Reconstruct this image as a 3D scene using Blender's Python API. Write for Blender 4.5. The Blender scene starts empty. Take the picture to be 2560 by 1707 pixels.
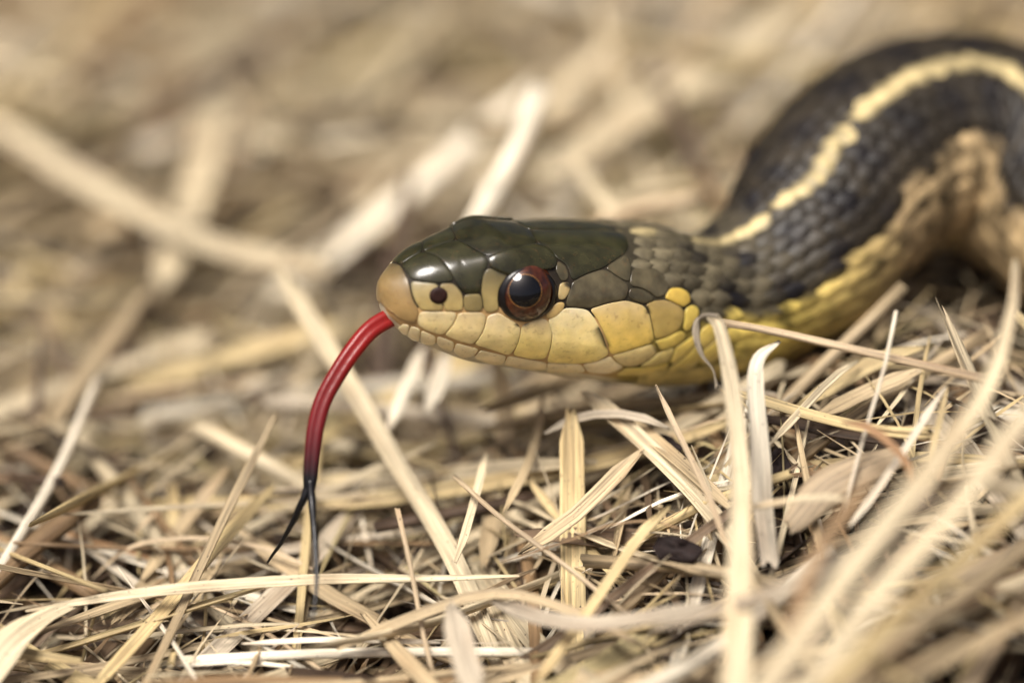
# Garter snake tasting the air on a bed of dry straw.  All shapes are laid out in millimetres and stored in metres.
import bpy, math, random
import numpy as np
from mathutils import Vector
from mathutils.bvhtree import BVHTree

S = 0.001
scene = bpy.context.scene
col = scene.collection

# ------------------------------------------------------------------ camera
MM = 0.028                      # millimetres per photo pixel (2560 wide) at the subject
D = 300.0                       # camera to subject, millimetres
PITCH = math.radians(26.0)
PSI = math.radians(26.0)        # the head points a little towards the camera
VD = np.array([0, math.cos(PITCH), -math.sin(PITCH)])
VR = np.array([1.0, 0, 0])
VU = np.array([0, math.sin(PITCH), math.cos(PITCH)])
CAM = -D * VD
cam_d = bpy.data.cameras.new('camera')
cam = bpy.data.objects.new('camera', cam_d)
col.objects.link(cam)
cam.location = (CAM * S).tolist()
cam.rotation_euler = (math.pi / 2 - PITCH, 0, 0)
cam_d.sensor_width = 36
cam_d.lens = 36 * D / (2560 * MM)
cam_d.clip_start = 0.005
cam_d.clip_end = 200
cam_d.dof.use_dof = True
cam_d.dof.focus_distance = (D - 5.2) * S
cam_d.dof.aperture_fstop = cam_d.lens / 18.5
cam_d.dof.aperture_blades = 0
scene.camera = cam

# ------------------------------------------------------------------ sky, sun, exposure
SUN_EL, SUN_AZ = math.radians(66), math.radians(215)     # azimuth clockwise from +Y
world = bpy.data.worlds.new('World')
scene.world = world
world.use_nodes = True
wn = world.node_tree.nodes
wn.clear()
w_out = wn.new('ShaderNodeOutputWorld')
w_bg = wn.new('ShaderNodeBackground')
w_sky = wn.new('ShaderNodeTexSky')
w_sky.sky_type = 'NISHITA'
w_sky.sun_disc = False
w_sky.sun_elevation = SUN_EL
w_sky.sun_rotation = SUN_AZ
w_sky.air_density = 0.25
w_sky.dust_density = 6.0
w_sky.ozone_density = 0.0
w_bg.inputs['Strength'].default_value = 0.052
world.node_tree.links.new(w_sky.outputs[0], w_bg.inputs['Color'])
world.node_tree.links.new(w_bg.outputs[0], w_out.inputs['Surface'])
sun_d = bpy.data.lights.new('sun', 'SUN')
sun_d.energy = 1.5
sun_d.angle = math.radians(28)
sun_d.color = (1.0, 0.96, 0.90)
sun = bpy.data.objects.new('sun', sun_d)
col.objects.link(sun)
sv = Vector((math.sin(SUN_AZ) * math.cos(SUN_EL), math.cos(SUN_AZ) * math.cos(SUN_EL), math.sin(SUN_EL)))
sun.rotation_euler = sv.to_track_quat('Z', 'Y').to_euler()
sun.location = (0, 0, 1)
scene.view_settings.view_transform = 'Standard'
scene.view_settings.look = 'None'
scene.view_settings.gamma = 1
scene.view_settings.use_curve_mapping = False
scene.view_settings.exposure = 1.76
scene.render.engine = 'CYCLES'
scene.cycles.max_bounces = 5

# ------------------------------------------------------------------ layout helpers
def proj(P):
    r = np.asarray(P, float) - CAM
    dep = r @ VD
    return np.stack([1280 + (r @ VR) / dep * D / MM, 853.5 - (r @ VU) / dep * D / MM, dep - D], -1)

def ray(px, py):
    return VD + VR * ((px - 1280) * MM / D) - VU * ((py - 853.5) * MM / D)

def at_y(px, py, y):
    v = ray(px, py)
    return CAM + v * ((y - CAM[1]) / v[1])

def at_t(px, py, t):
    return CAM + ray(px, py) * (D + t)

# corners of the photo regions the outlines were read from
def A(x, y): return (920 + x / 3.409, 500 + y / 3.409)
def B(x, y): return (1360 + x / 3.137, 500 + y / 3.137)
def V(x, y): return (x * 1.0884, y * 1.0884)
def Q2(x, y): return (x / 1.829, 850 + y / 1.829)
def Q3(x, y): return (860 + x / 1.829, 850 + y / 1.829)
def Q4(x, y): return (640 + x / 1.824, 740 + y / 1.824)
def Q5(x, y): return (1600 + x / 2.45, 700 + y / 2.45)

def pchip(s, xs, ys):
    xs = np.asarray(xs, float); ys = np.asarray(ys, float)
    h = np.diff(xs); d = np.diff(ys) / h
    m = np.zeros(len(xs))
    for i in range(1, len(xs) - 1):
        if d[i - 1] * d[i] > 0:
            w1 = 2 * h[i] + h[i - 1]; w2 = h[i] + 2 * h[i - 1]
            m[i] = (w1 + w2) / (w1 / d[i - 1] + w2 / d[i])
    m[0] = d[0]; m[-1] = d[-1]
    s = np.clip(s, xs[0], xs[-1])
    i = np.clip(np.searchsorted(xs, s, side='right') - 1, 0, len(xs) - 2)
    t = (s - xs[i]) / h[i]
    return (2*t**3 - 3*t**2 + 1)*ys[i] + (t**3 - 2*t**2 + t)*h[i]*m[i] + (-2*t**3 + 3*t**2)*ys[i+1] + (t**3 - t**2)*h[i]*m[i+1]

def catmull(P, n=24):
    P = np.asarray(P, float)
    Q = np.vstack([2*P[0] - P[1], P, 2*P[-1] - P[-2]])
    out = []
    for i in range(1, len(Q) - 2):
        p0, p1, p2, p3 = Q[i-1], Q[i], Q[i+1], Q[i+2]
        for k in range(n):
            t = k / n
            out.append(.5*((2*p1) + (-p0 + p2)*t + (2*p0 - 5*p1 + 4*p2 - p3)*t*t + (-p0 + 3*p1 - 3*p2 + p3)*t**3))
    out.append(Q[-2])
    return np.array(out)

def resample(P, n):
    P = np.asarray(P, float)
    L = np.concatenate([[0], np.cumsum(np.linalg.norm(np.diff(P, axis=0), axis=1))])
    t = np.linspace(0, L[-1], n)
    return np.stack([np.interp(t, L, P[:, i]) for i in range(P.shape[1])], -1), L[-1]

def unit(v):
    return v / (np.linalg.norm(v, axis=-1, keepdims=True) + 1e-12)

def vnoise(x, y, seed=0):
    x = np.asarray(x, float); y = np.asarray(y, float)
    xi = np.floor(x); yi = np.floor(y); fx = x - xi; fy = y - yi
    fx = fx*fx*(3 - 2*fx); fy = fy*fy*(3 - 2*fy)
    def hsh(a, b):
        v = np.sin(a*127.1 + b*311.7 + seed*74.7)*43758.5453
        return v - np.floor(v)
    return (hsh(xi, yi)*(1-fx) + hsh(xi+1, yi)*fx)*(1-fy) + (hsh(xi, yi+1)*(1-fx) + hsh(xi+1, yi+1)*fx)*fy

# ------------------------------------------------------------------ object helpers
def mesh_object(name, verts, faces, material, parent=None, cols=None, uvs=None, smooth=True, base=None):
    """verts in mm (world); base (mm, world) becomes the object's origin, or the parent's origin when parented."""
    verts = np.asarray(verts, float)
    org = np.zeros(3) if base is None else np.asarray(base, float)
    me = bpy.data.meshes.new(name)
    me.from_pydata(((verts - org) * S).tolist(), [], faces)
    if smooth:
        me.polygons.foreach_set('use_smooth', [True] * len(me.polygons))
    if cols is not None:
        ca = me.color_attributes.new('Col', 'FLOAT_COLOR', 'POINT')
        c = np.ones((len(verts), 4)); c[:, :3] = cols
        ca.data.foreach_set('color', c.ravel())
    if uvs is not None:
        uvl = me.uv_layers.new(name='UVMap')
        li = np.empty(len(me.loops), int)
        me.loops.foreach_get('vertex_index', li)
        uvl.data.foreach_set('uv', np.asarray(uvs, float)[li].ravel())
    me.materials.append(material)
    me.update()
    ob = bpy.data.objects.new(name, me)
    col.objects.link(ob)
    if parent is not None:
        ob.parent = parent
    elif base is not None:
        ob.location = (org * S).tolist()
    return ob

def tag(o, label, cat, group=None, kind=None):
    o['label'] = label; o['category'] = cat
    if group: o['group'] = group
    if kind: o['kind'] = kind
    return o

def grid_faces(n, m, wrap=True):
    i = np.arange(n - 1)[:, None]; j = np.arange(m if wrap else m - 1)[None, :]
    j2 = (j + 1) % m
    a = i*m + j; b = i*m + j2; c = (i+1)*m + j2; d = (i+1)*m + j
    return np.stack([a + 0*b, b, c, d], -1).reshape(-1, 4)

# ------------------------------------------------------------------ materials
def new_mat(name):
    m = bpy.data.materials.new(name); m.use_nodes = True
    return m, m.node_tree.nodes, m.node_tree.links, m.node_tree.nodes['Principled BSDF']

def skin_material(name, rough=.33, coat=.25, sss=0.0, noise=.35, speck=.0, bump=.08, spec=.5):
    m, n, l, b = new_mat(name)
    b.inputs['Specular IOR Level'].default_value = spec
    at = n.new('ShaderNodeAttribute'); at.attribute_name = 'Col'
    tc = n.new('ShaderNodeTexCoord')
    nz = n.new('ShaderNodeTexNoise'); nz.inputs['Scale'].default_value = 900; nz.inputs['Detail'].default_value = 6
    l.new(tc.outputs['Object'], nz.inputs['Vector'])
    mr = n.new('ShaderNodeMapRange'); mr.inputs['From Min'].default_value = .3; mr.inputs['From Max'].default_value = .7
    mr.inputs['To Min'].default_value = 1 - noise; mr.inputs['To Max'].default_value = 1 + noise * .8
    l.new(nz.outputs['Fac'], mr.inputs['Value'])
    mx = n.new('ShaderNodeMix'); mx.data_type = 'RGBA'; mx.blend_type = 'MULTIPLY'; mx.inputs['Factor'].default_value = 1
    l.new(at.outputs['Color'], mx.inputs['A']); l.new(mr.outputs['Result'], mx.inputs['B'])
    last = mx.outputs['Result']
    # brown pigment flecks
    n2 = n.new('ShaderNodeTexNoise'); n2.inputs['Scale'].default_value = 2600; n2.inputs['Detail'].default_value = 3
    l.new(tc.outputs['Object'], n2.inputs['Vector'])
    r2 = n.new('ShaderNodeMapRange'); r2.inputs['From Min'].default_value = .58; r2.inputs['From Max'].default_value = .72
    r2.inputs['To Min'].default_value = 0; r2.inputs['To Max'].default_value = speck
    l.new(n2.outputs['Fac'], r2.inputs['Value'])
    m2 = n.new('ShaderNodeMix'); m2.data_type = 'RGBA'
    m2.inputs['B'].default_value = (.14, .06, .02, 1)
    l.new(r2.outputs['Result'], m2.inputs['Factor']); l.new(last, m2.inputs['A'])
    l.new(m2.outputs['Result'], b.inputs['Base Color'])
    r3 = n.new('ShaderNodeMapRange'); r3.inputs['To Min'].default_value = rough - .08; r3.inputs['To Max'].default_value = rough + .12
    l.new(nz.outputs['Fac'], r3.inputs['Value']); l.new(r3.outputs['Result'], b.inputs['Roughness'])
    b.inputs['Coat Weight'].default_value = coat; b.inputs['Coat Roughness'].default_value = .18
    b.inputs['Subsurface Weight'].default_value = sss
    b.inputs['Subsurface Radius'].default_value = (1, .6, .25); b.inputs['Subsurface Scale'].default_value = .0006
    bp = n.new('ShaderNodeBump'); bp.inputs['Strength'].default_value = bump; bp.inputs['Distance'].default_value = .00012
    n3 = n.new('ShaderNodeTexNoise'); n3.inputs['Scale'].default_value = 5200; n3.inputs['Detail'].default_value = 4
    l.new(tc.outputs['Object'], n3.inputs['Vector']); l.new(n3.outputs['Fac'], bp.inputs['Height'])
    l.new(bp.outputs['Normal'], b.inputs['Normal'])
    return m

M_BODY = skin_material('snake_skin', .5, .0, .0, spec=.2)
M_PLATE = skin_material('head_plate_skin', .19, .5, .0, .45, .14, .05, .3)
M_LIP = skin_material('lip_scale_skin', .34, .25, .25, .17, .30, .14)
M_SCALE = skin_material('keeled_scale_skin', .46, .0, .0, .42, .05, .15, .28)

def straw_material():
    m, n, l, b = new_mat('dry_straw')
    at = n.new('ShaderNodeAttribute'); at.attribute_name = 'Col'
    uv = n.new('ShaderNodeUVMap'); uv.uv_map = 'UVMap'
    mp = n.new('ShaderNodeMapping'); mp.inputs['Scale'].default_value = (4.2, .10, 1)
    l.new(uv.outputs['UV'], mp.inputs['Vector'])
    nz = n.new('ShaderNodeTexNoise'); nz.inputs['Scale'].default_value = 1.0; nz.inputs['Detail'].default_value = 5; nz.inputs['Roughness'].default_value = .65
    l.new(mp.outputs['Vector'], nz.inputs['Vector'])
    mr = n.new('ShaderNodeMapRange'); mr.inputs['From Min'].default_value = .3; mr.inputs['From Max'].default_value = .7
    mr.inputs['To Min'].default_value = .32; mr.inputs['To Max'].default_value = 1.28
    l.new(nz.outputs['Fac'], mr.inputs['Value'])
    mx = n.new('ShaderNodeMix'); mx.data_type = 'RGBA'; mx.blend_type = 'MULTIPLY'; mx.inputs['Factor'].default_value = 1
    l.new(at.outputs['Color'], mx.inputs['A']); l.new(mr.outputs['Result'], mx.inputs['B'])
    # blotches along the length
    mp2 = n.new('ShaderNodeMapping'); mp2.inputs['Scale'].default_value = (.5, .12, 1)
    l.new(uv.outputs['UV'], mp2.inputs['Vector'])
    nb = n.new('ShaderNodeTexNoise'); nb.inputs['Scale'].default_value = 1.0; nb.inputs['Detail'].default_value = 3
    l.new(mp2.outputs['Vector'], nb.inputs['Vector'])
    rb = n.new('ShaderNodeMapRange'); rb.inputs['From Min'].default_value = .48; rb.inputs['From Max'].default_value = .72
    rb.inputs['To Max'].default_value = .55
    l.new(nb.outputs['Fac'], rb.inputs['Value'])
    m1 = n.new('ShaderNodeMix'); m1.data_type = 'RGBA'; m1.blend_type = 'MULTIPLY'
    m1.inputs['B'].default_value = (.62, .50, .40, 1)
    l.new(rb.outputs['Result'], m1.inputs['Factor']); l.new(mx.outputs['Result'], m1.inputs['A'])
    # mould specks
    mp3 = n.new('ShaderNodeMapping'); mp3.inputs['Scale'].default_value = (5.5, 2.6, 1)
    l.new(uv.outputs['UV'], mp3.inputs['Vector'])
    ns = n.new('ShaderNodeTexNoise'); ns.inputs['Scale'].default_value = 1.0; ns.inputs['Detail'].default_value = 2
    l.new(mp3.outputs['Vector'], ns.inputs['Vector'])
    rs = n.new('ShaderNodeMapRange'); rs.inputs['From Min'].default_value = .665; rs.inputs['From Max'].default_value = .72
    rs.inputs['To Max'].default_value = .85
    l.new(ns.outputs['Fac'], rs.inputs['Value'])
    m2 = n.new('ShaderNodeMix'); m2.data_type = 'RGBA'; m2.inputs['B'].default_value = (.03, .022, .015, 1)
    l.new(rs.outputs['Result'], m2.inputs['Factor']); l.new(m1.outputs['Result'], m2.inputs['A'])
    l.new(m2.outputs['Result'], b.inputs['Base Color'])
    b.inputs['Roughness'].default_value = .55
    b.inputs['Specular IOR Level'].default_value = .35
    bp = n.new('ShaderNodeBump'); bp.inputs['Strength'].default_value = .8; bp.inputs['Distance'].default_value = .00018
    l.new(nz.outputs['Fac'], bp.inputs['Height']); l.new(bp.outputs['Normal'], b.inputs['Normal'])
    tr = n.new('ShaderNodeBsdfTranslucent'); l.new(m2.outputs['Result'], tr.inputs['Color'])
    ms = n.new('ShaderNodeMixShader'); ms.inputs[0].default_value = .12
    out = n['Material Output']
    l.new(b.outputs[0], ms.inputs[1]); l.new(tr.outputs[0], ms.inputs[2]); l.new(ms.outputs[0], out.inputs['Surface'])
    return m
M_STRAW = straw_material()

def plain(name, c, rough=.5, coat=0., var=.45, scale=1500):
    m, n, l, b = new_mat(name)
    b.inputs['Base Color'].default_value = (*c, 1); b.inputs['Roughness'].default_value = rough
    b.inputs['Coat Weight'].default_value = coat; b.inputs['Coat Roughness'].default_value = .02
    b.inputs['Specular IOR Level'].default_value = .2
    tc = n.new('ShaderNodeTexCoord'); nz = n.new('ShaderNodeTexNoise'); nz.inputs['Scale'].default_value = scale; nz.inputs['Detail'].default_value = 5
    l.new(tc.outputs['Object'], nz.inputs['Vector'])
    mr = n.new('ShaderNodeMapRange'); mr.inputs['From Min'].default_value = .25; mr.inputs['From Max'].default_value = .75; mr.inputs['To Min'].default_value = 1 - var; mr.inputs['To Max'].default_value = 1 + var
    l.new(nz.outputs['Fac'], mr.inputs['Value'])
    mx = n.new('ShaderNodeMix'); mx.data_type = 'RGBA'; mx.blend_type = 'MULTIPLY'; mx.inputs['Factor'].default_value = 1
    mx.inputs['A'].default_value = (*c, 1); l.new(mr.outputs['Result'], mx.inputs['B']); l.new(mx.outputs['Result'], b.inputs['Base Color'])
    return m
M_IRIS = plain('iris', (.042, .010, .003), .3, 1.0, .9, 2200)
M_IRISRING = plain('iris_ring', (.26, .12, .03), .3, 1.0)
M_PUPIL = plain('pupil', (.002, .002, .0025), .1, .7)
M_RIM = plain('eye_rim', (.006, .005, .005), .3, .3)
M_NOSTRIL = plain('nostril', (.018, .006, .004), .6)
M_LEAFROT = plain('rotten_leaf', (.016, .010, .009), .75, .0)

def tongue_material():
    m, n, l, b = new_mat('tongue_skin')
    at = n.new('ShaderNodeAttribute'); at.attribute_name = 'Col'
    l.new(at.outputs['Color'], b.inputs['Base Color'])
    b.inputs['Roughness'].default_value = .45; b.inputs['Coat Weight'].default_value = .28; b.inputs['Coat Roughness'].default_value = .12
    tc = n.new('ShaderNodeTexCoord'); nz = n.new('ShaderNodeTexNoise'); nz.inputs['Scale'].default_value = 1800; nz.inputs['Detail'].default_value = 4
    bp = n.new('ShaderNodeBump'); bp.inputs['Strength'].default_value = .25; bp.inputs['Distance'].default_value = .0001
    l.new(tc.outputs['Object'], nz.inputs['Vector']); l.new(nz.outputs['Fac'], bp.inputs['Height']); l.new(bp.outputs['Normal'], b.inputs['Normal']); l.new(bp.outputs['Normal'], b.inputs['Coat Normal'])
    b.inputs['Specular IOR Level'].default_value = .25
    b.inputs['Subsurface Weight'].default_value = .3; b.inputs['Subsurface Scale'].default_value = .0004
    b.inputs['Subsurface Radius'].default_value = (1, .2, .1)
    return m
M_TONGUE = tongue_material()

def soil_material():
    m, n, l, b = new_mat('dark_soil')
    tc = n.new('ShaderNodeTexCoord')
    nz = n.new('ShaderNodeTexNoise'); nz.inputs['Scale'].default_value = 260; nz.inputs['Detail'].default_value = 8
    l.new(tc.outputs['Object'], nz.inputs['Vector'])
    cr = n.new('ShaderNodeValToRGB')
    cr.color_ramp.elements[0].position = .35; cr.color_ramp.elements[0].color = (.010, .007, .005, 1)
    cr.color_ramp.elements[1].position = .75; cr.color_ramp.elements[1].color = (.07, .045, .025, 1)
    l.new(nz.outputs['Fac'], cr.inputs['Fac']); l.new(cr.outputs['Color'], b.inputs['Base Color'])
    b.inputs['Roughness'].default_value = .9
    bp = n.new('ShaderNodeBump'); bp.inputs['Distance'].default_value = .002
    l.new(nz.outputs['Fac'], bp.inputs['Height']); l.new(bp.outputs['Normal'], b.inputs['Normal'])
    return m
M_SOIL = soil_material()

# ------------------------------------------------------------------ lie of the straw bed
_hp = np.array([at_t(*p) for p in [
    (100,1600,-7),(100,1350,0),(300,1150,8),(100,1000,18),(200,800,31),(200,500,50),(300,200,72),(200,0,95),
    (1000,1650,-9),(1000,1450,-4),(1000,1250,4),(1050,1050,14),(900,700,31),(1000,400,50),(1300,200,70),(1300,0,92),
    (1220,960,24),(1380,1000,15),(1130,1000,19),(1300,1600,-8),(1350,1350,-3),(1400,1150,2),(1500,1030,5),(1650,1020,3),
    (1800,1600,-14),(1800,1350,-9),(1850,1150,-6),(1900,1010,-3),(2000,920,-1),
    (2400,1650,-22),(2400,1400,-16),(2400,1150,-10),(2400,950,-5),(2400,800,2),
    (1700,520,25),(1700,250,49),(1750,0,74),(2300,60,55),(2550,-20,55),(2250,690,10),(2150,760,7)]])
def bed(x, y):
    x = np.asarray(x, float); y = np.asarray(y, float)
    d2 = (x[..., None] - _hp[:, 0])**2 + (y[..., None] - _hp[:, 1])**2
    w = 1 / (d2 + 5.0)**2
    z = (w * _hp[:, 2]).sum(-1) / w.sum(-1)
    return z - 2.0

def build_ground():
    g = np.concatenate([-np.geomspace(20000, 130, 14), np.linspace(-110, 130, 61), np.geomspace(150, 20000, 14)])
    gy = np.concatenate([-np.geomspace(20000, 130, 14), np.linspace(-100, 240, 80), np.geomspace(260, 20000, 14)])
    X, Y = np.meshgrid(g, gy, indexing='ij')
    Z = bed(X, Y) - 9 + 2.2*vnoise(X/4, Y/4, 3) + 1.2*vnoise(X/1.7, Y/1.7, 9)
    f = np.clip((np.hypot(X, Y - 40) - 160) / 400, 0, 1)
    Z = Z*(1 - f) + (-14)*f
    P = np.stack([X, Y, Z], -1).reshape(-1, 3)
    o = mesh_object('ground', P, grid_faces(len(g), len(gy), False).tolist(), M_SOIL)
    o['kind'] = 'structure'; o['label'] = 'dark soil under the straw'
build_ground()

# ------------------------------------------------------------------ the hedge added out of view to darken the skyline mirrored in eye and plates
def build_unseen_hedge():
    m, n, l, b = new_mat('unseen_hedge_leaf')
    at = n.new('ShaderNodeAttribute'); at.attribute_name = 'Col'
    l.new(at.outputs['Color'], b.inputs['Base Color']); b.inputs['Roughness'].default_value = .5
    rs = np.random.RandomState(3)
    root = bpy.data.objects.new('unseen_hedge', None); col.objects.link(root); root.location = (0, 1.4, -.014)
    base = np.array([0, 1400., -14])
    tag(root, 'tall dark green leafy hedge added beyond the straw bed to darken the reflected horizon', 'unseen_hedge')
    N = 15000
    c = np.stack([rs.uniform(-3200, 3200, N), 1400 + rs.normal(0, 170, N), -14 + 1300*rs.rand(N)**.8], -1)
    c[:, 2] *= 1 - .25*vnoise(c[:, 0]/300, 0*c[:, 0], 4)
    d = unit(rs.normal(size=(N, 3))); e = unit(np.cross(d, rs.normal(size=(N, 3))))
    L = rs.uniform(35, 75, (N, 1)); W = L*.32
    P = np.stack([c - d*L/2, c + e*W - d*L*.05, c + d*L/2, c - e*W - d*L*.05], 1).reshape(-1, 3)
    F = np.arange(4*N).reshape(N, 4)
    cc = np.repeat(np.array([.030, .055, .016])*rs.uniform(.5, 1.4, (N, 1)), 4, 0)
    mesh_object('foliage', P, F.tolist(), m, root, cc, smooth=False, base=base)
    for x in range(-3000, 3001, 500):
        th = np.linspace(0, 2*math.pi, 8, endpoint=False); vs = []
        for z, r in ((-30, 24), (400, 18), (1000, 7)):
            vs += [[x + 30*math.sin(z/200 + x) + r*math.cos(t), 1400 + 20*math.cos(z/170 + x) + r*math.sin(t), z] for t in th]
        mesh_object('trunk', vs, grid_faces(3, 8).tolist(), M_SOIL, root, base=base)
build_unseen_hedge()

# ================================================================== the snake
_h0 = at_y(953, 735, -4.6)
HF = np.array([math.cos(PSI), math.sin(PSI), 0])           # backwards along the head
HL = np.array([math.sin(PSI), -math.cos(PSI), 0])          # the snake's left
def _hd(s, z): return [_h0[0] + s*HF[0], _h0[1] + s*HF[1], z]
SP = [_hd(0, 5.6), _hd(5, 4.6), _hd(10, 3.5), _hd(15, 2.3), _hd(20, 1.1), _hd(25, .2)]
for c in [(1975,655,11),(2080,525,15.5),(2185,420,19.5),(2320,358,23),(2475,372,24),(2620,450,22),(2750,560,18),(2890,670,13),(3050,720,10),(3250,700,12),(3500,620,18)]:
    SP.append(list(at_y(*c)))
SC = catmull(SP)
SS = np.concatenate([[0], np.cumsum(np.linalg.norm(np.diff(SC, axis=0), axis=1))])
ST = unit(np.gradient(SC, SS, axis=0))
SLEN = SS[-1]
WS = [0,.12,.4,1,2,3.5,6,9,12,15,18,20.5,23,26,30,36,44,60,90,140]
WW = [0,.8,1.4,2.05,2.65,3.2,3.95,4.65,5.2,5.7,5.9,5.8,5.5,5.3,5.6,6.7,7.5,8.0,8,8]
KS = [0,.12,.4,1,2,3.5,6,9,12,15,18,21,24,27,30]
KT = [0,1.1,1.38,1.89,2.75,3.5,4.36,5.2,5.2,5.3,5.42,5.4,4.95,4.2,3.9]
KB = [0,-1.14,-1.63,-2.23,-2.99,-3.6,-4.5,-4.9,-5.3,-5.55,-5.85,-5.9,-5.65,-5.9,-6.7]

def surf(s, phi):
    s = np.asarray(s, float); phi = np.asarray(phi, float)
    s, phi = np.broadcast_arrays(s, phi)
    w = pchip(s, WS, WW)
    k = np.clip((s - 27)/6, 0, 1)
    zt = pchip(s, KS, KT)*(1-k) + w*.98*k
    zb = pchip(s, KS, KB)*(1-k) - w*.95*k
    hd = 1 - np.clip((s - 16)/10, 0, 1)
    nu = 2.1 + .75*hd*np.clip(s/3, .2, 1); nl = 2.1 + .15*hd
    sn = np.sin(phi); cs = np.cos(phi); up = cs > 0
    n = np.where(up, nu, nl)
    l = w*np.sign(sn)*np.abs(sn)**(2/n)
    zm = .5*(zt + zb) - .10*hd*(zt - zb)
    z = np.where(up, zm + (zt - zm)*np.abs(cs)**(2/n), zm - (zm - zb)*np.abs(cs)**(2/n))
    low = np.clip((zm - z)/(zm - zb + 1e-6), 0, 1)
    l = l*(1 - .10*hd*low)
    lw = np.abs(l)/(w + 1e-6)
    z = z + np.where(up, .38*np.exp(-((s - 8.2)/2.6)**2)*np.exp(-((lw - .72)/.18)**2), 0)
    C = np.stack([np.interp(s, SS, SC[:, i]) for i in range(3)], -1)
    T = np.stack([np.interp(s, SS, ST[:, i]) for i in range(3)], -1)
    k = np.clip((s - 20)/8, 0, 1)[..., None]
    T = unit(T*k + HF*(1 - k))
    Zv = np.zeros_like(T); Zv[..., 2] = 1
    U = unit(Zv - (Zv*T).sum(-1, keepdims=True)*T)
    L = unit(np.cross(Zv, -T))
    rl = np.radians(pchip(s, [0,24,31,40,52,62,75,90,140], [0,0,9,13,20,28,22,5,0]))[..., None]
    U2 = U*np.cos(rl) + L*np.sin(rl); L2 = L*np.cos(rl) - U*np.sin(rl)
    return C + L2*l[..., None] + U2*z[..., None]

def surf_n(s, phi):
    e = .03
    a = surf(s + e, phi) - surf(np.maximum(s - e, 0), phi); b = surf(s, phi + .02) - surf(s, phi - .02)
    return unit(np.cross(b, a)) * 1.0

CREAM = np.array([.52, .42, .21]); YEL = np.array([.64, .49, .12]); TAN = np.array([.46, .335, .175]); BELLY = np.array([.60, .52, .29])
OLIVE = np.array([.095, .080, .048]); DARK = np.array([.020, .0155, .0095]); BLACK = np.array([.006, .005, .006])

def lateral_edge(s):      # angle (deg) where the dark flank gives way to the yellow side stripe
    return pchip(s, [0, 14, 18, 21, 25, 30, 40, 55, 100], [84, 84, 84, 82, 76, 68, 52, 46, 54])

def skin_colour(s, phi):
    s = np.asarray(s, float); ph = np.degrees(np.asarray(phi, float))
    ph = (ph + 180) % 360 - 180
    a = np.abs(ph)
    k = np.clip((s - 24)/9, 0, 1)[..., None]
    base = OLIVE*(1 - k) + DARK*k
    base = base*(.75 + .6*vnoise(s*1.1, ph/9, 4))[..., None]
    # two staggered rows of black spots
    sp1 = np.exp(-(((s/4.2) % 1 - .5)/.20)**2)*np.exp(-((a - 22)/11)**2)
    sp2 = np.exp(-(((s/4.2 + .5) % 1 - .5)/.22)**2)*np.exp(-((a - 62)/15)**2)
    sp = np.clip(1.5*np.maximum(sp1, sp2), 0, 1)*np.clip((s - 19)/5, 0, 1)
    sp = (sp*(.5 + .8*vnoise(s*1.7, ph/14, 8)))[..., None].clip(0, 1)
    c = base*(1 - sp) + BLACK*sp
    # side stripe and belly
    e = lateral_edge(s) + np.where(ph < 0, 14, 0)*np.clip((s - 28)/6, 0, 1) + 9*(vnoise(s*.55, np.sign(ph)*3, 5) - .5) + 8*(vnoise(s*1.6, ph/6, 6) - .5)
    f = np.clip((a - e)/4 + .5, 0, 1)[..., None]
    kk = np.clip((s - 29)/9, 0, 1)[..., None]
    side = YEL*(1 - kk) + TAN*kk
    side = side*((.62 + .65*vnoise(s*1.3, ph/7, 12))*(1 - .55*kk[..., 0]*(vnoise(s*.8, ph/12, 14) > .62)))[..., None]
    fl = (vnoise(s*.9, ph/9, 33) > .80)[..., None]*(a < 118)[..., None]
    side = side*(1 - .8*fl)
    c = c*(1 - f) + side*f
    fb = np.clip((a - 128)/10, 0, 1)[..., None]*(1 - .3*kk)
    c = c*(1 - fb) + BELLY*fb
    # dorsal stripe, pinched where the spots bite into it
    hw = pchip(s, [0, 13.5, 14.5, 22, 27, 33, 45, 100], [0, 0, .4, .5, 1.2, 2.6, 3.5, 3.5])
    hw = hw*(1 - .8*np.exp(-(((s/4.9) % 1 - .5)/.07)**2)) + 4.6*(vnoise(s*1.5, np.sign(ph), 15) - .5)*np.clip((s - 26)/6, 0, 1)
    brk = np.where(s < 27, vnoise(s*1.3, 0*s, 2) > .36, True)
    fs = (np.clip((hw - a)/(.2 + .14*hw) + .5, 0, 1)*brk*(hw > .3))[..., None]
    c = c*(1 - fs) + (CREAM*((.8 + .35*vnoise(s*1.1, ph/5, 21))*np.where(s < 28, .6, 1))[..., None])*fs
    return c

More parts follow.
